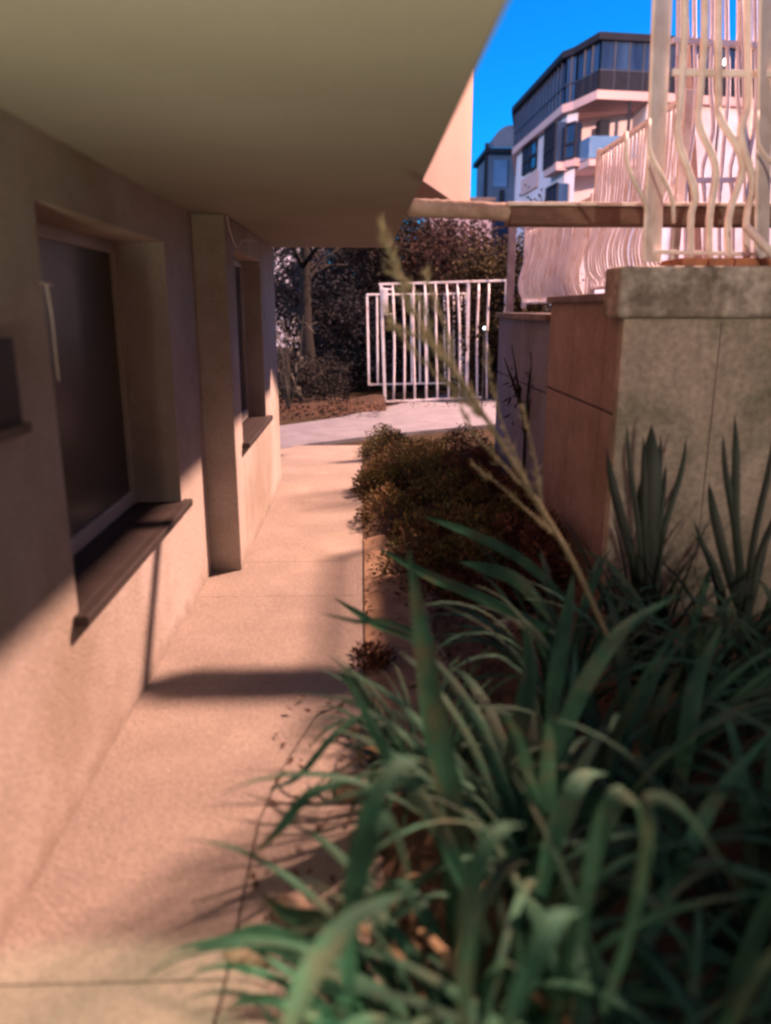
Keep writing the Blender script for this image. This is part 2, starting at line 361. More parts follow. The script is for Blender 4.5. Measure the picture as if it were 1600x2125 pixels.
# ------------------------------------------------------------------ garden walls on the right
YPF = 4.0
def gz(px, py, Y): return atY(px, py, Y).z
pier = thing('concrete_pier', 'stained greenish concrete pier with a thick capstone carrying a white fence', 'pier', (1.9, YPF, 0))
px0 = atY(1277, 900, YPF).x; XR = px0 + .012
MB().box((px0, YPF, 0), (3.4, 4.09, gz(1400, 660, YPF))).build('pier_body', M['concrete'], pier, bevel=.012)
capm = mat('capstone_concrete', (.20, .17, .14), (.13, .11, .09), 5, .9, .7, 30, .2, c3=(.42, .39, .34), stain=.25, sscale=3.2, speck=(28, .25))
zc0, zc1 = gz(1400, 660, YPF) + .0005, gz(1400, 552, YPF)
cap = MB(); cap.box((px0 - .05, YPF - .045, zc0), (3.4, 4.22, zc1)); cap.build('capstone', capm, pier, bevel=.02)
bk = MB()
for k in range(5): bk.box((1.62 + k * .135, YPF + .03, zc1 + .0005), (1.62 + k * .135 + .128, YPF + .33, zc1 + .042))
bk.build('brick_course', M['brick'], pier, bevel=.004)
gr = MB(); gr.box((2.055 - .22, YPF - .002, .05), (2.062 - .22, YPF + .001, zc0 - .02)); gr.build('crack', M['capdark'], pier)
YA = onX(1140, 700, XR).y; YB = onX(1034, 700, XR).y; zA = onX(1200, 612, XR).z; zB = onX(1085, 650, XR).z; zg = onX(1200, 830, XR).z
print('wall', XR, YA, YB, zA, zB, zg)
wa = thing('clay_panel_wall', 'reddish brown panelled garden wall right behind the concrete pier', 'wall', (XR, 5.2, 0))
p = MB(); ysp = [4.10, onX(1255, 700, XR).y, onX(1190, 700, XR).y, YA]
for i in range(3):
    p.box((XR, ysp[i] + .006, 0), (XR + .2, ysp[i + 1] - .003, zg - .008)); p.box((XR, ysp[i] + .006, zg + .008), (XR + .2, ysp[i + 1] - .003, zA - .045))
p.box((XR + .02, 4.10, 0), (XR + .19, YA - .005, zA - .046)); p.build('panel', M['panel'], wa, bevel=.005)
MB().box((XR - .03, 4.23, zA - .045), (XR + .6, YA + .02, zA)).build('coping', M['capdark'], wa, bevel=.008)
wb = thing('grey_garden_wall', 'low bluish grey rendered garden wall leading back to the gate', 'wall', (XR, 6.8, 0))
p = MB(); p.box((XR + .003, YA, 0), (XR + .2, 6.7, zg - .06)); p.box((XR + .003, 6.712, 0), (XR + .2, YB, zg - .06)); p.box((XR + .003, YA, zg - .048), (XR + .2, 6.7, zB - .05)); p.box((XR + .003, 6.712, zg - .048), (XR + .2, YB, zB - .05))
p.box((XR + .02, YA, 0), (XR + .19, YB - .01, zB - .051)); p.build('wall_body', M['greywall'], wb, bevel=.005)
MB().box((XR - .035, YA + .022, zB - .05), (XR + .6, YB + .04, zB)).build('coping', M['capdark'], wb, bevel=.008)
sw = thing('shade_wall', 'high rendered wall added out of view right of the pier to shade the bed', 'wall', (2.72, 0, 0))  # unseen wall, added and sized to keep lamplight off the bed
MB().box((2.72, -7.5, 0), (3.0, 5.0, 3.50)).build('wall_body', M['greywall'], sw, bevel=.01)
MB().box((2.68, -7.5, 3.501), (3.04, 5.04, 3.58)).build('coping', M['capdark'], sw, bevel=.008)
# raised terrace behind the low walls
te = MB(); te.box((XR + .2, 4.23, -.01), (14, YB - .02, 1.58)); te.box((1.86, YB - .019, -.01), (14, 9.7, 1.579)); te.build('terrace', M['ground'], kind='structure')

# fence builder: baluster profile follows the sideways belly offset along n
def fence_line(name, label, p0, p1, z0, z1, n, r, belly, bz, nrm, m, post=.05, group=None, flat=.5):
    p0, p1 = Vector((*p0, z0)), Vector((*p1, z0))
    t = thing(name, label, 'fence', tuple(p0), group)
    MB().bar(p0 + Vector((0, 0, z1 - z0)), p1 + Vector((0, 0, z1 - z0)), .035, .025).build('top_rail', m, t, bevel=.003)
    MB().bar(p0 + Vector((0, 0, .06)), p1 + Vector((0, 0, .06)), .035, .022).build('bottom_rail', m, t, bevel=.003)
    for e in (p0, p1): MB().box((e.x - post / 2, e.y - post / 2, z0), (e.x + post / 2, e.y + post / 2, z1 + .03)).build('post', m, t, bevel=.004)
    nrm = Vector((*nrm, 0))
    for k in range(n):
        u = (k + 1) / (n + 1); b = p0.lerp(p1, u); hh = z1 - z0
        pts = [b + Vector((0, 0, .06)), b + Vector((0, 0, hh * .10)), b + Vector((0, 0, hh * bz * .55)) + nrm * belly * .75, b + Vector((0, 0, hh * bz)) + nrm * belly,
               b + Vector((0, 0, hh * bz * 1.55)) + nrm * belly * .45, b + Vector((0, 0, hh * bz * 2.1)), b + Vector((0, 0, hh - .01))]
        jig = rnd.uniform(-.006, .006)
        pts = [q_ + Vector((jig * math.sin(k + i), jig, 0)) for i, q_ in enumerate(pts)]
        MB().tube(catmull(pts, 16), r, 6).build('baluster', m, t, smooth=True)
    return t
XF = 1.95
fence_line('belly_fence', 'tall white bellied iron fence rising above the beam behind the pier', (XF, 5.0), (XF, 6.75), 1.80, 2.92, 24, .010, .09, .30, (-1, 0), M['white'])
fence_line('belly_fence', 'long low white bellied iron fence on the wall below the beam', (XF, 6.85), (XF, 9.55), 1.70, 2.60, 54, .009, .075, .35, (-1, 0), M['white'])
gp = MB(); gp.box((XF - .25, 9.30, 1.6), (XF - .17, 9.38, 2.72)); o = gp.build('fence_post', M['lav'], origin=(XF - .2, 9.34, 1.6), bevel=.006)
o['label'] = 'square lilac grey post where the bellied fence meets the gate'; o['category'] = 'post'

# tall fence on the pier
tf = thing('tall_fence', 'tall peeling white iron fence with bent bars standing on the pier', 'fence', (1.8, 4.13, zc1))
Yf = 4.13
def P2(px, py, Y=Yf): return atY(px, py, Y)
for (xt, xb, wd) in ((1377, 1352, .088), (1592, 1580, .085)):
    a, b = P2(xt, -60), P2(xb, 544); MB().bar(b, a, wd * 2.0, .018, up=Vector((-.68, .73, 0))).build('post', M['oldwhite'], tf, bevel=.006)
MB().bar(P2(1395, 150), P2(1640, 155), .022, .03).build('rail', M['oldwhite'], tf, bevel=.003)
MB().bar(P2(1335, 522), P2(1640, 530), .03, .02).build('rail', M['oldwhite'], tf, bevel=.003)
bars = [(1421, 1403, 1393, 309, 1437, 402, 1433), (1463, 1440, 1437, 284, 1480, 352, 1472), (1492, 1486, 1482, 268, 1535, 341, 1512),
        (1553, 1548, 1520, 300, 1556, 380, 1549)]
for (xt, xu, kx, ky, lx, ly, xb) in bars:
    pts = [P2(xt, -60), P2(xt - 2, 90), P2(xu * .6 + xt * .4, 215), P2(kx * .85 + xt * .15, ky - 14), P2(lx, ly), P2(xb, 450), P2(xb, 541)]
    # the belly also swings out towards the path
    for i, dy in enumerate((0, 0, -.01, -.06, -.03, 0, 0)): pts[i].y += dy
    MB().tube(catmull(pts, 26), .0185, 7).build('baluster', M['oldwhite'], tf, smooth=True)
for (ax, ay, bx_, by) in ((1303, 345, 1338, 420), (1350, 318, 1392, 402), (1575, 300, 1612, 350)):
    MB().tube(catmull([P2(ax - 4, ay - 70, 4.05), P2(ax, ay, 3.99), P2(bx_, by, 4.05), P2(bx_ + 6, by + 60, 4.12)], 10), .011, 6).build('baluster', M['oldwhite'], tf, smooth=True)
# second row behind, along the terrace
tf2 = thing('terrace_fence', 'second row of white wavy iron bars seen through the tall fence', 'fence', (4.0, 8.8, 1.6))
Yg = 8.8
for k, (xt, xb, amp) in enumerate((a_, b_, c_ * .18) for a_, b_, c_ in ((1408, 1400, 14), (1441, 1424, -16), (1478, 1462, 18), (1508, 1495, -20), (1533, 1520, 20), (1567, 1548, -18), (1600, 1585, 16), (1630, 1612, -14))):
    pts = [P2(xt, -60, Yg), P2(xt, 60, Yg), P2(xt - amp, 180, Yg), P2(xt + amp * .8, 270, Yg), P2(xb - amp, 350, Yg), P2(xb + amp * .5, 430, Yg), P2(xb, 620, Yg)]
    MB().tube(catmull(pts, 30), .023, 6).build('baluster', M['white'], tf2, smooth=True)
MB().bar(P2(1395, 84, Yg), P2(1650, 100, Yg), .06, .05).build('rail', M['white'], tf2)
MB().bar(P2(1395, 375, Yg), P2(1650, 372, Yg), .05, .05).build('rail', M['white'], tf2)
MB().bar(P2(1545, -60, Yg), P2(1560, 620, Yg), .24, .018, up=Vector((-.68, .73, 0))).build('post', M['oldwhite'], tf2, bevel=.005)
MB().bar(P2(1412, -60, 9.1), P2(1452, 620, 9.1), .24, .018, up=Vector((-.68, .73, 0))).build('post', mat('rusty_post', (.12, .05, .045), (.08, .035, .03), 9, .8, .3, 30), tf2, bevel=.005)
dp = MB().tube([P2(1548, 470, 3.97), P2(1620, 545, 3.9)], .022, 8); o = dp.build('handrail', M['oldwhite'], origin=tuple(P2(1548, 470, 3.97)), smooth=True)
o['label'] = 'short pale pipe sloping down at the right end of the pier'; o['category'] = 'handrail'

# street lamp outside the picture that gives the warm light, and the house lamp
sl = thing('street_lamp', 'tall street lamp on the terrace to the right, lighting the path', 'street lamp', (LAMP.x + 1.0, LAMP.y, 0))
MB().tube([(LAMP.x + 1, LAMP.y, 0), (LAMP.x + 1, LAMP.y, 12.6), (LAMP.x + .8, LAMP.y, 13.15), (LAMP.x + .25, LAMP.y, 13.3)], [.08, .055, .045, .04], 10).build('post', M['metal'], sl, smooth=True)
MB().box((LAMP.x - .3, LAMP.y - .12, 13.37), (LAMP.x + .3, LAMP.y + .12, 13.46)).build('lamp_head', M['metal'], sl, bevel=.02)
light('street_light', 'POINT', LAMP, 57000, (1.0, .57, .43), shadow_soft_size=.33)
light('house_light', 'POINT', (X1 + .22, -1.30, 1.30), 40, (1.0, .84, .62), shadow_soft_size=.08)
ul = light('up_light', 'SPOT', (X1 + .45, -.75, .75), 430, (1.0, .97, .66), shadow_soft_size=.10, spot_size=R(74), spot_blend=.9)
dl = light('down_light', 'SPOT', (-.70, .62, 2.19), 230, (1.0, .93, .60), shadow_soft_size=.04, spot_size=R(57), spot_blend=.10)
ul.rotation_euler = (Vector((-.25, .75, 2.23)) - ul.location).to_track_quat('-Z', 'Y').to_euler()
yl = light('yard_light', 'SPOT', (2.2, -7.7, 2.9), 2500, (1.0, .84, .66), shadow_soft_size=.12, spot_size=R(30), spot_blend=1.0)
yl.rotation_euler = (Vector((2.6, 4.0, 2.1)) - yl.location).to_track_quat('-Z', 'Y').to_euler()
MB().tube([(X1 + .11, -1.30, 1.27), (X1 + .11, -1.30, 1.33)], [.03, .03], 10).build('lamp_holder', M['metal'], hl)

# ------------------------------------------------------------------ the gate
YG = 14.2
gt = thing('gate', 'white iron bar gate leaf with a lock box, standing open across the path', 'gate', tuple(atY(800, 835, YG)))
def G(px, py, Y=YG): return atY(px, py, Y)
MB().bar(G(786, 590), G(1053, 582), .045, .035).build('top_rail', M['white'], gt, bevel=.004)
MB().bar(G(798, 834), G(1000, 824), .045, .035).build('bottom_rail', M['white'], gt, bevel=.004)
MB().bar(G(791, 588), G(799, 836), .05, .04, up=Vector((0, 1, 0))).build('stile', M['white'], gt, bevel=.004)
MB().bar(G(1050, 583), G(1046, 700), .03, .04, up=Vector((0, 1, 0))).build('stile', M['white'], gt, bevel=.004)
MB().bar(G(972, 586), G(968, 826), .055, .04, up=Vector((0, 1, 0))).build('stile', M['white'], gt, bevel=.004)
for (xt, xb) in ((815, 817), (835, 839), (858, 861), (882, 885), (904, 908), (927, 931), (949, 953), (994, 990), (1015, 1010)):
    a, b = G(xt, 587), G(xb, 829); mid = a.lerp(b, .45) + Vector((rnd.uniform(-.03, .03), 0, 0))
    MB().tube(catmull([a, mid, b], 8), .019, 6).build('bar', M['white'], gt, smooth=True)
lk = MB(); a, b = G(794, 650), G(814, 598)
lk.box((a.x, YG - .05, a.z), (a.x + .09, YG + .03, b.z)); lk.build('lock_box', M['white'], gt, bevel=.008)
MB().bar(G(794, 652), G(814, 652), .03, .03).build('lock_bar', M['white'], gt)
MB().bar(G(794, 600), G(814, 600), .03, .03).build('lock_bar', M['white'], gt)
Y2 = 15.4
gt2 = thing('gate', 'smaller white iron gate leaf standing behind the front leaf', 'gate', tuple(atY(765, 800, Y2)))
for a, b in (((761, 611), (968, 609)), ((764, 798), (960, 794))): MB().bar(G(*a, Y2), G(*b, Y2), .04, .03).build('rail', M['white'], gt2)
for a, b in (((762, 610), (766, 799)), ((967, 609), (958, 796))): MB().bar(G(*a, Y2), G(*b, Y2), .04, .03, up=Vector((0, 1, 0))).build('stile', M['white'], gt2)
for xt in (782, 853, 870, 886, 922, 941, 957): MB().tube([G(xt, 610, Y2), G(xt + 2, 797, Y2)], .018, 6).build('bar', M['white'], gt2)

# ------------------------------------------------------------------ far apartment block
plan = [(1078, 49), (1180, 39), (1202, 38.4), (1245, 36.7), (1355, 37), (1700, 38.5)]
PL = [Vector((atY(x, 200, y).x, y)) for x, y in plan]
ab = thing('apartment_building', 'white and pink apartment block with a dark glazed top floor against the sky', 'building', (PL[2].x, PL[2].y, 0))
back = [Vector((PL[-1].x, 60)), Vector((PL[0].x + 2, 60))]
cen = Vector((sum(p.x for p in PL) / len(PL), 48))
def offs(k, d):
    """outward offset of a plan vertex"""
    def nr(a, b):
        e = (b - a).normalized(); return Vector((e.y, -e.x)) if Vector((e.y, -e.x)).dot(a - cen) > 0 else Vector((-e.y, e.x))
    ns = []
    if k > 0: ns.append(nr(PL[k - 1], PL[k]))
    if k < len(PL) - 1: ns.append(nr(PL[k], PL[k + 1]))
    n = sum(ns, Vector((0, 0))).normalized(); return PL[k] + n * d / max(.5, n.dot(ns[0]))
def ring(d, ks=range(6)): return [tuple(offs(k, d)) for k in ks] + [tuple(b) for b in back]
def prismn(poly, z0, z1, name, m, par=ab, bottom=True):
    mb = MB(); prism(mb, poly, z0, z1)
    if bottom: mb.f.append(tuple(reversed(range(len(poly)))))
    return mb.build(name, m, par)
ZB1 = atY(1245, 80, 36.2).z; ZB0 = (atY(1240, 190, 36.2).z + atY(1175, 208, 38.6).z) / 2 - .35; ZBAL = atY(1280, 330, 37).z
print('ZB', ZB0, ZB1, ZBAL)
rec = [tuple(offs(0, 0)), tuple(offs(1, 0)), tuple(PL[2])]
# recessed middle below the glazed floor
m0 = PL[2] + Vector((.35, 1.9)); m1 = Vector((atY(1312, 250, 38.9).x, 38.9)); m2 = Vector((m1.x, 37.0))
low = rec + [tuple(m0), tuple(m1), tuple(m2), tuple(PL[5])] + [tuple(b) for b in back]
prismn(low, -1, ZB0, 'wall', M['fwall'])
prismn(ring(.30), ZB0 + .001, ZB0 + .35, 'floor_band', M['fpink'])
prismn(ring(.18), ZB0 + .351, ZB1, 'glazed_storey', M['fglass'])
prismn(ring(.42), ZB1 + .001, ZB1 + .28, 'roof', M['fdark'])
par_ = MB()
for k in range(5):
    a, b = offs(k, .21), offs(k + 1, .21); n = max(2, int((b - a).length / .62))
    for i in range(n + 1):
        q = a.lerp(b, i / n); par_.bar((q.x, q.y, ZB0 + .36), (q.x, q.y, ZB1), .06)
    par_.bar((a.x, a.y, ZB0 + 1.15), (b.x, b.y, ZB0 + 1.15), .07)
par_.build('mullion', M['fmull'], ab)
dk = MB()
for k in (3, 4):
    a, b = offs(k, .24), offs(k + 1, .24); dk.quad((a.x, a.y, ZB0 + .36), (b.x, b.y, ZB0 + .36), (b.x, b.y, ZB0 + 1.1), (a.x, a.y, ZB0 + 1.1))
a, b = offs(2, .24), offs(3, .24); dk.quad((a.x, a.y, ZB0 + .36), (b.x, b.y, ZB0 + .36), (b.x, b.y, ZB0 + 1.1), (a.x, a.y, ZB0 + 1.1))
dk.build('parapet_panel', M['fdark'], ab)
def seg_pt(k, px, py):
    """point where the pixel ray crosses facade segment k"""
    a, b = PL[k], PL[k + 1]; d = ray(px, py); e = b - a
    den = d.x * e.y - d.y * e.x
    t = (a.x * e.y - a.y * e.x) / den
    return Vector((d.x * t, d.y * t, H + d.z * t))
def facade_window(k, pxa, pxb, pyt, pyb, prot=.3, nm=5, lower=True):
    a = seg_pt(k, pxa, (pyt + pyb) / 2); b = seg_pt(k, pxb, (pyt + pyb) / 2)
    zt = seg_pt(k, (pxa + pxb) / 2, pyt).z; zb = seg_pt(k, (pxa + pxb) / 2, pyb).z
    e = (b - a); e.z = 0; e.normalize(); n = Vector((e.y, -e.x, 0)); n = n if n.y < 0 else -n
    f = MB(); A = a + n * prot; B = b + n * prot
    i = len(f.v)
    bx_ = [a - n * .1, b - n * .1, B, A]
    prism(f, [(q.x, q.y) for q in bx_], zb, zt); f.f.append((3, 2, 1, 0))
    win = f.build('window', M['fglass'], ab)
    g_ = MB()
    for j in range(nm + 1):
        q = A.lerp(B, j / nm) + n * .03; g_.bar((q.x, q.y, zb), (q.x, q.y, zt), .09)
    for z in (zb, zt, zb + (zt - zb) * .42): g_.bar((A.x + n.x * .03, A.y + n.y * .03, z), (B.x + n.x * .03, B.y + n.y * .03, z), .1)
    g_.build('frame', M['fdark'], win)
    return A, B, zb, zt
for (k, a, b, t, u, pr, nm) in ((0, 1088, 1101, 304, 358, .05, 2), (0, 1103, 1116, 285, 350, .05, 1), (0, 1150, 1173, 264, 345, .45, 4), (0, 1150, 1173, 388, 470, .4, 3)):
    facade_window(k, a, b, t, u, pr, nm)
a_ = seg_pt(0, 1172, 300); 
facade_window(1, 1182, 1203, 258, 330, .25, 1)
# pink slabs below windows, drawn as ledges
for (k, a, b, y0, y1, d) in ((0, 1086, 1118, 364, 400, .12), (0, 1149, 1176, 345, 360, .5), (1, 1182, 1203, 331, 345, .3)):
    A = seg_pt(k, a, y0); B = seg_pt(k, b, y0); zt = (A.z + B.z) / 2; e = (B - A); e.z = 0; e.normalize(); n = Vector((e.y, -e.x, 0)); n = n if n.y < 0 else -n
    f = MB(); prism(f, [(q.x, q.y) for q in (A - n * .05, B - n * .05, B + n * d, A + n * d)], zt - (y1 - y0) / 43, zt); f.f.append((3, 2, 1, 0)); f.build('ledge', M['fpink'], ab)
# balcony
bs = [tuple(PL[2] + Vector((.1, .1))), (PL[3].x - .2, PL[3].y + .3), tuple(m2), tuple(m1 + Vector((0, 0))), tuple(m0)]
prismn(bs, ZBAL - .27, ZBAL, 'balcony', M['fpink'])
gl = MB(); A, B = Vector((bs[1][0], bs[1][1] + .05)), Vector((bs[2][0], bs[2][1] + .05)); A0 = Vector(bs[0])
for a, b in ((A0, A), (A, B)): gl.bar((a.x, a.y, ZBAL + .5), (b.x, b.y, ZBAL + .5), .03, .9)
gl.build('balcony_glass', M['fcyan'], ab)
dA = atY(1237, 250, 39.2); dr = MB(); d0 = atY(1238, 312, 38.6); d1 = atY(1262, 250, 38.6)
dr.box((d0.x, 38.25, ZBAL + .01), (d1.x, 39.0, d1.z)); dr.build('door', M['fdark'], ab)
pi = MB(); q = atY(1311, 200, 36.6); pi.tube([(q.x, 36.75, ZBAL), (q.x, 36.75, ZB0)], .07, 6); pi.build('drainpipe', M['fdark'], ab)
# second block, further left
b2 = thing('townhouse', 'small dark blue house with an arched roof dormer beside the apartment block', 'building', tuple(atY(1030, 420, 60)))
c = [atY(1006, 318, 60), atY(1060, 318, 60)]
MB().box((c[0].x + .3, 60, -1), (c[1].x + 1.2, 66, c[0].z)).build('wall', M['fblue'], b2)
MB().box((c[0].x, 59.7, c[0].z + .001), (c[1].x + 1.4, 66.2, c[0].z + .3)).build('roof', M['fdark'], b2)
ar = MB(); ac = atY(1058, 318, 61); pts = [(ac.x + 1.4 * math.cos(t), ac.z + .3 + 1.5 * math.sin(t)) for t in [i * math.pi / 14 for i in range(15)]]
i = 0
for x, z in pts: ar.v += [Vector((x, 60.6, z)), Vector((x, 65, z))]
for k in range(14): ar.f.append((2 * k, 2 * k + 1, 2 * k + 3, 2 * k + 2))
ar.f.append(tuple(2 * k for k in range(15))); ar.build('dormer', M['fblue'], b2)
w0, w1 = atY(1024, 388, 59.9), atY(1054, 332, 59.9)
wo = MB().box((w0.x, 59.9, w0.z), (w1.x, 60.05, w1.z)).build('window', M['fcyan'], b2)
w0, w1 = atY(1036, 420, 59.9), atY(1046, 394, 59.9)
MB().box((w0.x, 59.9, w0.z), (w1.x, 60.05, w1.z)).build('window', M['fdark'], b2)
ch = MB(); q = atY(1006, 300, 60); ch.bar((q.x + .2, 60.3, 2), (q.x + .2, 60.3, q.z + .15), .25); ch.build('chimney_pipe', M['fdark'], b2)
b3 = thing('far_house', 'pale lilac house barely showing through the branches at the far end of the path', 'house', (-3.6, 36, 0))
MB().box((-9, 36, 0), (-1.9, 42, 5.2)).build('wall', M['fwall'], b3)
MB().box((-9.3, 35.6, 5.201), (-1.6, 42.3, 5.5)).build('roof', M['fdark'], b3)
for x in (-7.5, -5.2, -3.1): MB().box((x, 35.96, 2.4), (x + .8, 36.01, 3.7)).build('window', M['fglass'], b3)
# low roof left of it
rf = atY(985, 410, 55); o = MB().box((rf.x - 3, 55, -1), (rf.x + 1.2, 60, rf.z - .25)).build('garden_house', M['fpink'], origin=(rf.x, 55, 0))
o['label'] = 'low house whose reddish roof edge shows beside the orange bay'; o['category'] = 'house'
MB().box((rf.x - 3.2, 54.8, rf.z - .249), (rf.x + 1.4, 60.2, rf.z)).build('roof', M['panel'], o)
# lit wall lamp seen through the bars
lm = thing('balcony_lamp', 'lit white globe lamp glimpsed between the tall fence bars', 'lamp', tuple(atY(1505, 130, 30)))
q = atY(1504, 129, 30); MB().tube([q + Vector((0, 0, -.12)), q + Vector((0, 0, -.07)), q, q + Vector((0, 0, .07)), q + Vector((0, 0, .12))], [.02, .06, .08, .06, .02], 12).build('globe', emis('lamp_globe', (1, .95, .85), 3), lm, smooth=True)
MB().tube([q + Vector((0, 0, -.12)), Vector((q.x, q.y, 1.0))], .05, 8).build('post', M['fdark'], lm)

# ------------------------------------------------------------------ garden lights beyond the gate
for (px_, py_, Y_, r_, lab) in ((1005, 681, 12.8, .024, 'bright white garden light to the right of the gate bars'), (669, 745, 18, .03, 'faint garden light low among the dark trees')):
    q = atY(px_, py_, Y_); t = thing('garden_light', lab, 'lamp', (q.x, q.y, 0))
    MB().tube([(q.x, q.y, 0), (q.x, q.y, q.z - r_)], .012, 6).build('post', M['metal'], t)
    MB().tube([q + Vector((0, 0, -r_)), q + Vector((0, 0, -r_ * .6)), q, q + Vector((0, 0, r_ * .6)), q + Vector((0, 0, r_))], [.01, r_ * .8, r_, r_ * .8, .005], 10).build('bulb', emis('bulb_glow', (.8, .95, 1), 4 if Y_ < 15 else .6), t, smooth=True)

# ------------------------------------------------------------------ trees and climbers behind the gate
def rand_unit(r_): 
    while True:
        v = Vector((r_.uniform(-1, 1), r_.uniform(-1, 1), r_.uniform(-1, 1)))
        if .05 < v.length < 1: return v.normalized()
def tree(name, label, base, h, spread, n, lm_, seed, leaf=.09, trunk=.12, crown0=.3, cat='tree', group='trees behind the gate'):
    r_ = random.Random(seed); t = thing(name, label, cat, base, group); B = Vector(base)
    tk = MB(); tips = []
    top = B + Vector((r_.uniform(-.3, .3), r_.uniform(-.3, .3), h * .8))
    tk.tube(catmull([B, B.lerp(top, .35) + Vector((r_.uniform(-.15, .15), 0, 0)), B.lerp(top, .7) + Vector((r_.uniform(-.2, .2), 0, 0)), top], 10), [trunk * (1 - .08 * i) for i in range(10)], 8)
    for i in range(26):
        u = r_.uniform(crown0, 1); s = B.lerp(top, u); an = r_.uniform(0, 6.28); l = spread * r_.uniform(.4, 1)
        e = s + Vector((math.cos(an) * l, math.sin(an) * l, r_.uniform(.1, .55) * l + .1))
        m_ = s.lerp(e, .5) + Vector((r_.uniform(-.15, .15), r_.uniform(-.15, .15), r_.uniform(-.1, .2)))
        P = catmull([s, m_, e], 7); tk.tube(P, [trunk * .32 * (1 - i / 8) for i in range(7)], 5); tips += P[2:]
        for j in range(4):
            s2 = P[r_.randint(2, 5)]; e2 = s2 + rand_unit(r_) * spread * .35; e2.z += .15
            tk.tube([s2, e2], [.012, .004], 4, cap=False); tips += [e2, s2.lerp(e2, .5)]
    tk.build('trunk', M['bark'], t, smooth=True)
    lf = MB()
    for i in range(n):
        c_ = tips[r_.randrange(len(tips))]; p_ = c_ + rand_unit(r_) * spread * .28 * r_.random() ** .6
        d_ = rand_unit(r_); d_.z -= .3; d_.normalize(); lf.leaf(p_, d_, rand_unit(r_), leaf * r_.uniform(.6, 1.4), leaf * r_.uniform(.3, .6))
    lf.build('crown', lm_, t)
    return t
tree('leafless_tree', 'dark tree with a thick leaning trunk left of the gate beyond the path', (-1.0, 15.5, 0), 5.0, 1.8, 2500, M['treeleafb'], 3, .08, .17, .35)
tree('broadleaf_tree', 'dark bushy tree right beside the far end of the house wall', (-2.6, 17.5, 0), 5.5, 2.0, 3000, M['treeleaf'], 4, .10, .12, .1)
tree('broadleaf_tree', 'dense dark tree filling the gap left of the gate', (.3, 18.0, 0), 5.5, 2.2, 16000, M['treeleaf'], 5, .10, .12, .05)
tree('broadleaf_tree', 'blackish blue bush tree low behind the small gate leaf', (-.2, 17.0, 0), 2.6, 1.6, 12000, M['treeleafb'], 6, .09, .09, .02)
tree('reddish_tree', 'reddish leaved tree standing right behind the white gate', (1.9, 16.8, 0), 3.2, 1.7, 15000, M['vine'], 8, .10, .12, .05)
tree('reddish_tree', 'reddish olive tree under the beam beside the lilac grey post', (2.75, 14.9, 0), 2.9, 1.3, 12000, M['vineo'], 9, .10, .10, .05)
tree('reddish_tree', 'dull red tree farthest back between gate and overhang', (1.2, 20.5, 0), 3.6, 2.2, 14000, M['vine'], 10, .12, .12, .05)
tree('broadleaf_tree', 'farthest dark tree showing as a low mass behind all others', (-3.2, 25, 0), 5.6, 3.0, 9000, M['treeleafb'], 11, .13, .14, .05)
tree('broadleaf_tree', 'tall blackish tree behind the middle of the tree group', (-.6, 21.0, 0), 6.0, 2.4, 16000, M['treeleaf'], 14, .13, .12, .02)
tree('broadleaf_tree', 'dark tree rising behind the olive one beside the grey post', (2.4, 19.5, 0), 3.3, 1.9, 12000, M['treeleaf'], 15, .12, .12, .02)
# a pale spiky shrub against the wall end
sp = MB(); r_ = random.Random(5); b0 = atZ(600, 862, 0.0); b0 = Vector((b0.x, b0.y, 0))
for i in range(90):
    c_ = b0 + Vector((r_.uniform(-.5, .35), r_.uniform(-.4, .4), r_.uniform(.3, 1.5))); d_ = rand_unit(r_); d_.z = abs(d_.z) * .4
    e_ = c_ + d_ * r_.uniform(.25, .5); sp.ribbon(catmull([c_, c_.lerp(e_, .5) + Vector((0, 0, .06)), e_ - Vector((0, 0, .12))], 6), .022)
for i in range(8):
    e_ = b0 + Vector((r_.uniform(-.4, .3), r_.uniform(-.3, .3), r_.uniform(.8, 1.6))); sp.tube([b0, b0.lerp(e_, .5) + Vector((.05, 0, 0)), e_], [.015, .01, .006], 5)
o = sp.build('spiky_shrub', mat('pale_spiky_leaf', (.10, .09, .075), (.06, .055, .045), 5, .7, trans=.2, perpoly=True), origin=tuple(b0))
o['label'] = 'pale spiky shrub rising beside the far corner of the house'; o['category'] = 'shrub'
# bank of litter behind the cross path
bn = MB(); r_ = random.Random(9)
for i in range(40):
    for j in range(10):
        x = -4 + i / 39 * 4.4; y = 11.75 + (i / 39) * 1.0 + j * .15; bn.v.append(Vector((x, y, .0 + (.16 * math.sin(min(j, 4) / 4 * 1.57) + .05 * mnoise.noise(Vector((x * 2, y * 2, 1))) if j else -.02))))
for i in range(39):
    for j in range(9): a = i * 10 + j; bn.f.append((a, a + 10, a + 11, a + 1))
bn.build('bank', mat('bank_litter', (.055, .03, .02), (.03, .018, .012), 14, .95, .8, 30), smooth=True, kind='structure')
lt = MB()
def scatter(n, x0, x1, y0, y1, z, s, rr_):
    for i in range(n):
        p_ = Vector((rr_.uniform(x0, x1), rr_.uniform(y0, y1), z + rr_.uniform(0, .03))); d_ = Vector((rr_.uniform(-1, 1), rr_.uniform(-1, 1), rr_.uniform(-.3, .5))).normalized()
        lt.leaf(p_, d_, Vector((rr_.uniform(-.5, .5), rr_.uniform(-.5, .5), 1)), s * rr_.uniform(.5, 1.4), s * .6)
scatter(1100, -2.8, .4, 12.1, 13.6, .12, .07, r_)
scatter(300, .4, 3, 13.4, 14.6, .02, .06, r_)
scatter(1300, .25, 1.4, 3.0, 6.0, .05, .045, r_)
scatter(260, .0, .5, 3.3, 6.0, .03, .03, r_)
scatter(120, -.35, .3, 1.2, 3.1, .035, .035, r_)
lt.build('leaf_litter', M['litter'], kind='stuff')

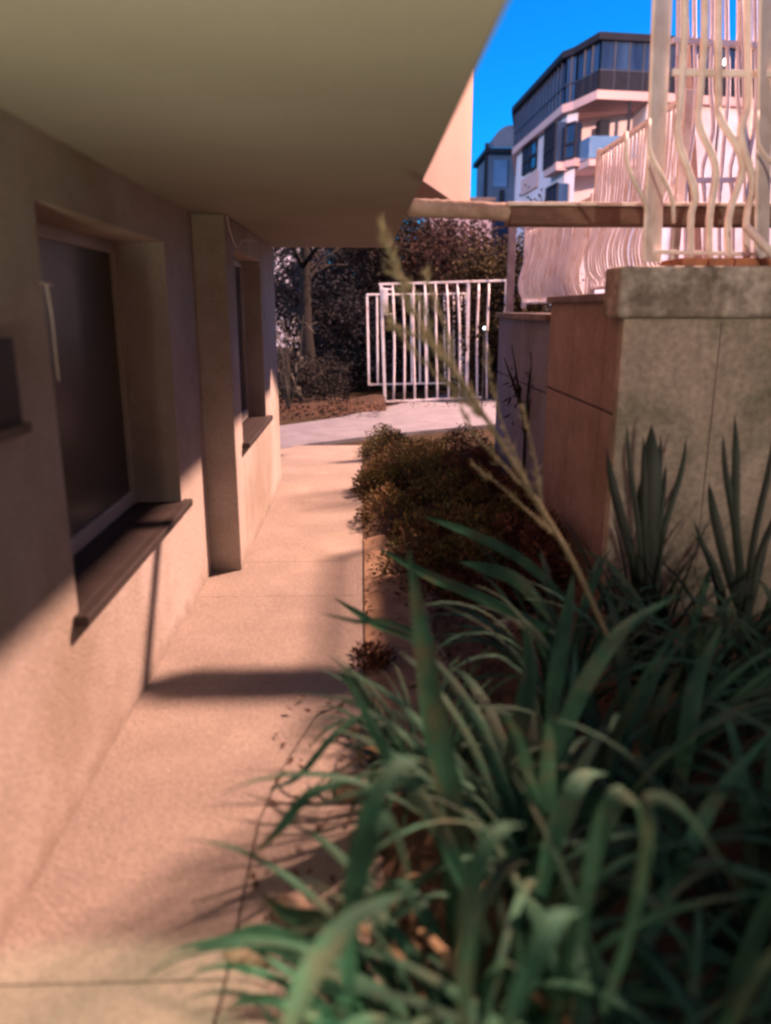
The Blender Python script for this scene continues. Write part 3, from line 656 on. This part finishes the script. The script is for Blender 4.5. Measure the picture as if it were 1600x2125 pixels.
# ------------------------------------------------------------------ low shrubs in the bed
def shrub(label, c_, rx, ry, h, n, m, seed, leaf=.035):
    r_ = random.Random(seed); mb = MB(); st_ = MB()
    c_ = Vector((*c_, .02))
    lumps = [(Vector((r_.uniform(-.75, .75) * rx, r_.uniform(-.75, .75) * ry, 0)), r_.uniform(.3, .55)) for _ in range(14)]
    for i in range(n):
        lc, lr = lumps[r_.randrange(len(lumps))]
        d_ = rand_unit(r_); d_.z = abs(d_.z); rad = lr * (r_.random() ** .35)
        p_ = c_ + lc + Vector((d_.x * rad * rx, d_.y * rad * ry, d_.z * h * (.55 + lr) * r_.random() ** .4))
        dd = (d_ + rand_unit(r_) * .8).normalized(); mb.leaf(p_, dd, rand_unit(r_), leaf * r_.uniform(.6, 1.5), leaf * r_.uniform(.35, .7))
    for i in range(40):
        lc, lr = lumps[r_.randrange(len(lumps))]; d_ = rand_unit(r_); d_.z = abs(d_.z) + .3
        st_.tube([c_, c_ + lc + Vector((d_.x * lr * rx, d_.y * lr * ry, d_.z * h * .7))], [.006, .003], 4, cap=False)
    t = thing('low_shrub', label, 'shrub', tuple(c_), 'low shrubs in the bed')
    mb.build('foliage', m, t); st_.build('stems', M['bark'], t)
shrub('olive brown low shrub bulging over the path edge nearest the gate', (.66, 8.4), .72, 1.2, .36, 15000, M['shrub'], 21)
shrub('brown olive low shrub spilling over the path in the middle of the bed', (.48, 6.6), .60, .9, .32, 15000, M['shrub'], 22)
shrub('yellowish low shrub under the dry grass plume against the garden wall', (.80, 5.2), .62, .85, .30, 14000, M['shrub'], 23)
shrub('dark reddish low shrub at the foot of the grey garden wall', (1.05, 6.9), .36, 1.3, .40, 6000, M['redshrub'], 24)
shrub('small red leaved plant patch behind the strap leaves', (.78, 4.5), .5, .5, .18, 4200, M['redshrub'], 25, .04)
shrub('little dark shrub poking over the path edge beside the strap leaves', (.03, 3.45), .11, .14, .09, 420, M['redshrub'], 26, .03)
shrub('dark shrub filling the corner between the pier and the clay panel wall', (1.12, 4.6), .24, .45, .36, 3500, M['redshrub'], 27, .05)

ug = MB(); r_ = random.Random(77)
for i in range(22000):
    x = r_.uniform(-3.6, 3.2); y = r_.uniform(13.0, 16.5) + (3.2 if x > -.25 else 0); hh = .75 + .35 * mnoise.noise(Vector((x * 1.3, y * 1.3, 0)))
    hh *= min(1, (y - 12.8 - (3.2 if x > -.25 else 0)) / .9)
    ug.leaf(Vector((x, y, r_.random() ** .7 * hh)), rand_unit(r_), rand_unit(r_), r_.uniform(.05, .13), .035)
ug.build('undergrowth', M['treeleaf'], kind='stuff')
# stones along the bed edge
r_ = random.Random(3)
for (px_, py_, s_, lab) in ((605, 1885, .045, 'round pale stone at the paving edge under a low leaf'), (540, 1985, .035, 'small round stone beside the lower left leaves'),
                            (730, 1510, .05, 'pale stone at the path edge where the bed begins'), (735, 1640, .055, 'larger buff stone half hidden by strap leaves'),
                            (495, 1978, .03, 'tiny pink stone nearest the paving groove'), (1035, 1300, .05, 'long pale stone among red ground plants')):
    q = atZ(px_, py_, .04); mb = MB()
    n1, n2 = 10, 7
    for i in range(n2 + 1):
        for j in range(n1):
            th = math.pi * i / n2; ph = 2 * math.pi * j / n1
            v = Vector((math.sin(th) * math.cos(ph) * 1.2, math.sin(th) * math.sin(ph), math.cos(th) * .7)); v *= s_ * (1 + .25 * mnoise.noise(v * 1.3 + Vector((px_, 0, 0))))
            mb.v.append(q + v)
    for i in range(n2):
        for j in range(n1): a = i * n1 + j; b = i * n1 + (j + 1) % n1; mb.f.append((a, a + n1, b + n1, b))
    o = mb.build('stone', M['stone'], origin=(q.x, q.y, 0), smooth=True); o['label'] = lab; o['category'] = 'stone'; o['group'] = 'stones along the bed edge'

# ------------------------------------------------------------------ strap leaved plants in the foreground
def clump(label, c_, n, lmin, lmax, wd, seed, hero=(), dry=3, lean=(0, 0), el=(55, 86), name='strap_leaf_plant', m='strap', rad=.09, droop=(.5, 1.3)):
    r_ = random.Random(seed); mb = MB(); db = MB(); c_ = Vector((*c_, .03)); n = int(n * 3.0) if m == 'strap' else n
    for i in range(n + dry):
        L = r_.uniform(lmin, lmax) * (1.12 if m == 'strap' else 1); az = r_.uniform(0, 2 * math.pi); e0 = R(r_.uniform(*el)); curl = r_.uniform(*droop)
        if r_.random() < .35: curl *= 1.5
        p_ = c_ + Vector((math.cos(az) * r_.random() * rad, math.sin(az) * r_.random() * rad, 0))
        if i >= n: curl += .9; L *= .8
        pts = [p_.copy()]; N = 13; ang = e0; hz = Vector((math.cos(az) + lean[0], math.sin(az) + lean[1], 0)); hz.normalize()
        tw = r_.uniform(-.25, .25)
        for k in range(N):
            ang -= curl * 2.0 / N * (k / N) * 1.6
            dv = hz * math.cos(ang) + Vector((0, 0, math.sin(ang))); hz = (Matrix.Rotation(tw / N, 3, 'Z') @ hz)
            q_ = pts[-1] + dv * (L / N); q_.z = max(q_.z, .04); pts.append(q_)
        side = Vector((-hz.y, hz.x, 0)) + rand_unit(r_) * .25
        (mb if i < n else db).ribbon(pts, wd * r_.uniform(.6, 1.2), side)
    for (pl, wpx, ys) in hero:
        n_ = len(pl); ys_ = [ys[0] + (ys[1] - ys[0]) * i / (n_ - 1) for i in range(n_)]
        pts = [atY(x, y, Y_) for (x, y), Y_ in zip(pl, ys_)]
        for q_ in pts: q_.z = max(q_.z, .04)
        d = (pts[-1] - pts[0]).normalized(); view = (pts[n_ // 2] - Vector((0, 0, H))).normalized()
        side = d.cross(view).normalized()
        depth = (pts[n_ // 2] - Vector((0, 0, H))).length
        mb.ribbon(catmull(pts, 22), wpx / FPX * depth * (.92 if m == 'strap' else 1.15), side)
    t = thing(name, label, 'plant', tuple(c_), 'strap leaved plants in the bed' if name == 'strap_leaf_plant' else 'sword leaved plants by the pier')
    mb.build('foliage', M[m], t, smooth=True)
    if db.v: db.build('dry_leaves', M['strapdry'], t, smooth=True)
    return t
S = clump
S('strap leaf plant with the tall upright blade in the middle of the bed', (.50, 1.75), 16, .6, .95, .036, 31, hero=(
    (((975, 1850), (940, 1660), (893, 1430), (868, 1270), (848, 1140)), 46, (1.55, 1.85)),
    (((960, 1800), (900, 1560), (872, 1330), (862, 1200)), 30, (1.6, 1.95)),
    (((905, 1330), (800, 1290), (745, 1290), (665, 1272)), 12, (2.2, 2.3))))
S('strap leaf plant with two pale arching leaves at the lower centre', (.22, 1.35), 14, .5, .8, .034, 32, hero=(
    (((722, 2080), (728, 1900), (752, 1740), (795, 1625), (850, 1572), (905, 1590)), 44, (1.05, 1.35)),
    (((860, 1900), (845, 1790), (815, 1700), (780, 1720), (750, 1830), (735, 1960)), 40, (1.3, 1.1)),
    (((1020, 1960), (900, 1700), (800, 1560), (720, 1400)), 34, (1.4, 1.8))))
S('low spreading strap leaf plant lying over the paving groove', (.10, 1.25), 12, .4, .62, .024, 33, el=(20, 60), lean=(-.9, .1), hero=(
    (((640, 1960), (540, 1930), (450, 1955), (372, 1965)), 22, (1.35, 1.45)),
    (((820, 1840), (700, 1900), (600, 1900), (535, 1850)), 34, (1.4, 1.6)),
    (((720, 1620), (640, 1650), (580, 1720), (520, 1780)), 22, (1.75, 1.6)),
    (((760, 1480), (690, 1530), (620, 1610), (555, 1640)), 14, (2.1, 1.9))))
S('strap leaf plant at the bottom edge with broad bent leaves', (.55, 1.02), 16, .5, .8, .036, 34, hero=(
    (((960, 2160), (968, 1950), (990, 1800), (1040, 1715), (1090, 1712)), 40, (.9, 1.1)),
    (((1040, 2160), (1110, 1990), (1160, 1900), (1205, 1890)), 40, (.85, 1.0)),
    (((590, 2160), (650, 2010), (740, 1900), (850, 1850)), 46, (.85, 1.15))))
S('strap leaf plant with the arched pale leaf drooping to the right edge', (1.0, 1.55), 16, .6, .9, .034, 35, hero=(
    (((1200, 1960), (1225, 1800), (1262, 1680), (1302, 1645), (1335, 1700), (1330, 1850)), 38, (1.2, 1.35)),
    (((1120, 1860), (1150, 1740), (1190, 1640), (1222, 1602), (1262, 1606)), 40, (1.3, 1.5)),
    (((1250, 2100), (1300, 1950), (1340, 1760), (1345, 1660), (1420, 1680), (1500, 1790), (1610, 1970)), 26, (1.0, 1.2))))
S('strap leaf plant with the long bright diagonal leaf in front of the pier', (.85, 2.15), 18, .6, .95, .034, 36, hero=(
    (((1100, 1700), (1150, 1560), (1220, 1410), (1300, 1300), (1405, 1235)), 36, (1.7, 2.0)),
    (((1140, 1530), (1155, 1400), (1175, 1290), (1190, 1190)), 34, (2.0, 2.3)),
    (((1050, 1620), (1080, 1500), (1100, 1390), (1090, 1290)), 40, (1.9, 2.2))))
S('strap leaf plant reaching left over the soil with pointed dark leaves', (.82, 2.85), 14, .6, .85, .032, 37, hero=(
    (((1180, 1330), (1020, 1250), (880, 1190), (785, 1135)), 24, (2.8, 3.1)),
    (((1190, 1260), (1080, 1160), (960, 1100), (880, 1072)), 22, (3.0, 3.3)),
    (((1160, 1300), (1080, 1210), (1010, 1180), (950, 1165)), 30, (2.9, 3.1)),
    (((900, 1340), (790, 1300), (740, 1270), (692, 1240)), 16, (2.7, 2.8))))
S('strap leaf plant at the right edge below the pier', (1.55, 2.3), 18, .6, .95, .036, 38, hero=(
    (((1320, 2010), (1390, 1850), (1490, 1650), (1620, 1500)), 30, (1.3, 1.7)),
    (((1390, 1760), (1430, 1500), (1450, 1400), (1500, 1290)), 34, (1.8, 2.1))))
S('dense dark strap leaf plant between the two pale arching leaves and the bottom edge', (.33, 1.12), 14, .45, .7, .028, 44)
S('low tangled strap leaf plant at the bottom left of the bed over the paving', (.0, .98), 12, .3, .5, .020, 43, el=(15, 60), lean=(-.7, 0), rad=.14)
S('shaded strap leaf plant at the lower right corner', (1.05, .95), 14, .45, .75, .034, 39)
S('small strap leaf plant nearest the path edge behind the round stones', (.22, 2.35), 16, .4, .62, .028, 40, hero=(
    (((800, 1560), (760, 1470), (720, 1400), (700, 1400)), 26, (2.2, 2.3)),))
S('shaded strap leaf plant deep in the bed between its larger neighbours', (1.25, 2.75), 18, .6, .9, .034, 41)
S('strap leaf plant in the middle right of the bed, mostly in shadow', (1.45, 1.6), 16, .6, .9, .036, 42)
# upright sword leaves before the pier
for (lab, cpx, tips, Y_, sd) in (
    ('tall upright sword leaves standing in front of the pier face', (1345, 1290), ((1300, 880), (1335, 905), (1352, 880), (1372, 900), (1382, 960), (1258, 930), (1425, 905), (1325, 1000)), 3.1, 51),
    ('sword leaves fanning at the right edge before the pier', (1540, 1290), ((1525, 860), (1500, 900), (1470, 1000), (1605, 900), (1630, 1000), (1440, 1080)), 2.9, 52)):
    hero = []
    r_ = random.Random(sd)
    for (tx, ty) in tips: hero.append((((cpx[0] + r_.uniform(-25, 25), cpx[1] + 60), ((cpx[0] * .6 + tx * .4) + r_.uniform(-6, 6), cpx[1] * .6 + ty * .4), (tx * .85 + cpx[0] * .15, ty * .8 + cpx[1] * .2), (tx, ty)), (34 if (tx, ty) == (1352, 880) else r_.uniform(8, 16)), (Y_, Y_ + .15)))
    q = atY(cpx[0], cpx[1], Y_)
    clump(lab, (q.x, q.y), 26, .5, 1.0, .024, sd, hero=hero, dry=2, el=(62, 88), name='sword_leaf_plant', m='sword', droop=(.1, .6))
# ------------------------------------------------------------------ dry grass plume
pg = thing('grass_plume', 'tall dry branching grass plume leaning left across the view', 'grass stalk', tuple(atY(1240, 1300, 2.45)))
def stem(pts, Ys, r0, r1, name, fuzz, seed, flen=.03):
    r_ = random.Random(seed); P = [atY(x, y, Ys[0] + (Ys[1] - Ys[0]) * i / (len(pts) - 1)) for i, (x, y) in enumerate(pts)]
    C = catmull(P, 40); mb = MB(); mb.tube(C, [r0 + (r1 - r0) * i / 39 for i in range(40)], 7)
    fb = mb
    for i in range(fuzz):
        k = r_.randint(2, 38); t = (C[k + 1] - C[k - 1]).normalized(); d_ = (t * 1.3 + rand_unit(r_) * .8).normalized()
        fb.leaf(C[k] + rand_unit(r_) * .003, d_, rand_unit(r_), flen * r_.uniform(.5, 1.4), .005)
    mb.build(name, M['stalk'], pg)
stem(((1270, 1340), (1225, 1240), (1180, 1150), (1120, 1050), (1065, 960), (1010, 870)), (2.4, 2.5), .0085, .008, 'stem', 60, 1)
stem(((1010, 870), (950, 780), (890, 700), (845, 620), (815, 540), (790, 470)), (2.5, 2.6), .008, .0015, 'stem', 420, 2, .05)
for i, (pts, f) in enumerate((
    (((1165, 1120), (1100, 1065), (1040, 1010), (978, 962)), 50), (((1110, 1035), (1040, 960), (985, 900), (955, 835)), 60),
    (((1125, 1055), (1115, 980), (1098, 900), (1085, 845)), 50), (((1060, 950), (1020, 890), (985, 850), (945, 825)), 50),
    (((1020, 885), (960, 820), (900, 770), (835, 700), (800, 640)), 160), (((960, 790), (900, 720), (850, 690), (810, 680)), 90),
    (((900, 710), (880, 640), (850, 590), (800, 560)), 90), (((1120, 1060), (1085, 980), (1050, 900), (1020, 800), (1010, 720)), 70), (((940, 770), (930, 700), (900, 620), (880, 560)), 90))):
    stem(pts, (2.47, 2.55), .0045, .0015, 'branch', f, 20 + i, .035)
# bare twig in front of the grey wall
tw = MB(); r_ = random.Random(2)
for (a, b, c2) in (((1085, 1000), (1095, 820), (1112, 700)), ((1090, 900), (1075, 800), (1062, 715)), ((1092, 880), (1108, 790), (1100, 730)), ((1088, 860), (1060, 780), (1045, 740))):
    tw.tube(catmull([atY(*a, 6.2), atY(*b, 6.2), atY(*c2, 6.2)], 10), [.016 * (1 - i / 11) for i in range(10)], 5)
b0 = atY(1085, 1000, 6.2); tw.tube([(b0.x, 6.2, 0.02), tuple(b0)], .018, 6)
for i in range(60):
    q = atY(r_.uniform(1055, 1108), r_.uniform(760, 900), 6.2); tw.leaf(q, rand_unit(r_), rand_unit(r_), .09, .02)
o = tw.build('bare_twig', M['bark'], origin=(b0.x, 6.2, 0)); o['label'] = 'thin dark twiggy sapling against the grey garden wall'; o['category'] = 'sapling'

# ------------------------------------------------------------------ unseen house added behind the camera to block light
nb = thing('blocker_house', 'plastered house added out of view behind the camera to block light', 'house', (2, -8, 0))
MB().box((-9, -16, 0), (9, -8, 7.5)).build('wall', M['plaster'], nb)
MB().box((-9.4, -16.4, 7.501), (9.4, -7.6, 7.8)).build('roof', M['panel'], nb)
for x in (-5, -1.5, 3, 6):
    wv = MB().box((x, -7.995, 1), (x + 1.2, -7.96, 2.4)).build('window', M['glass'], nb)
for o in list(bpy.data.objects):
    if '_o' in o: del o['_o']
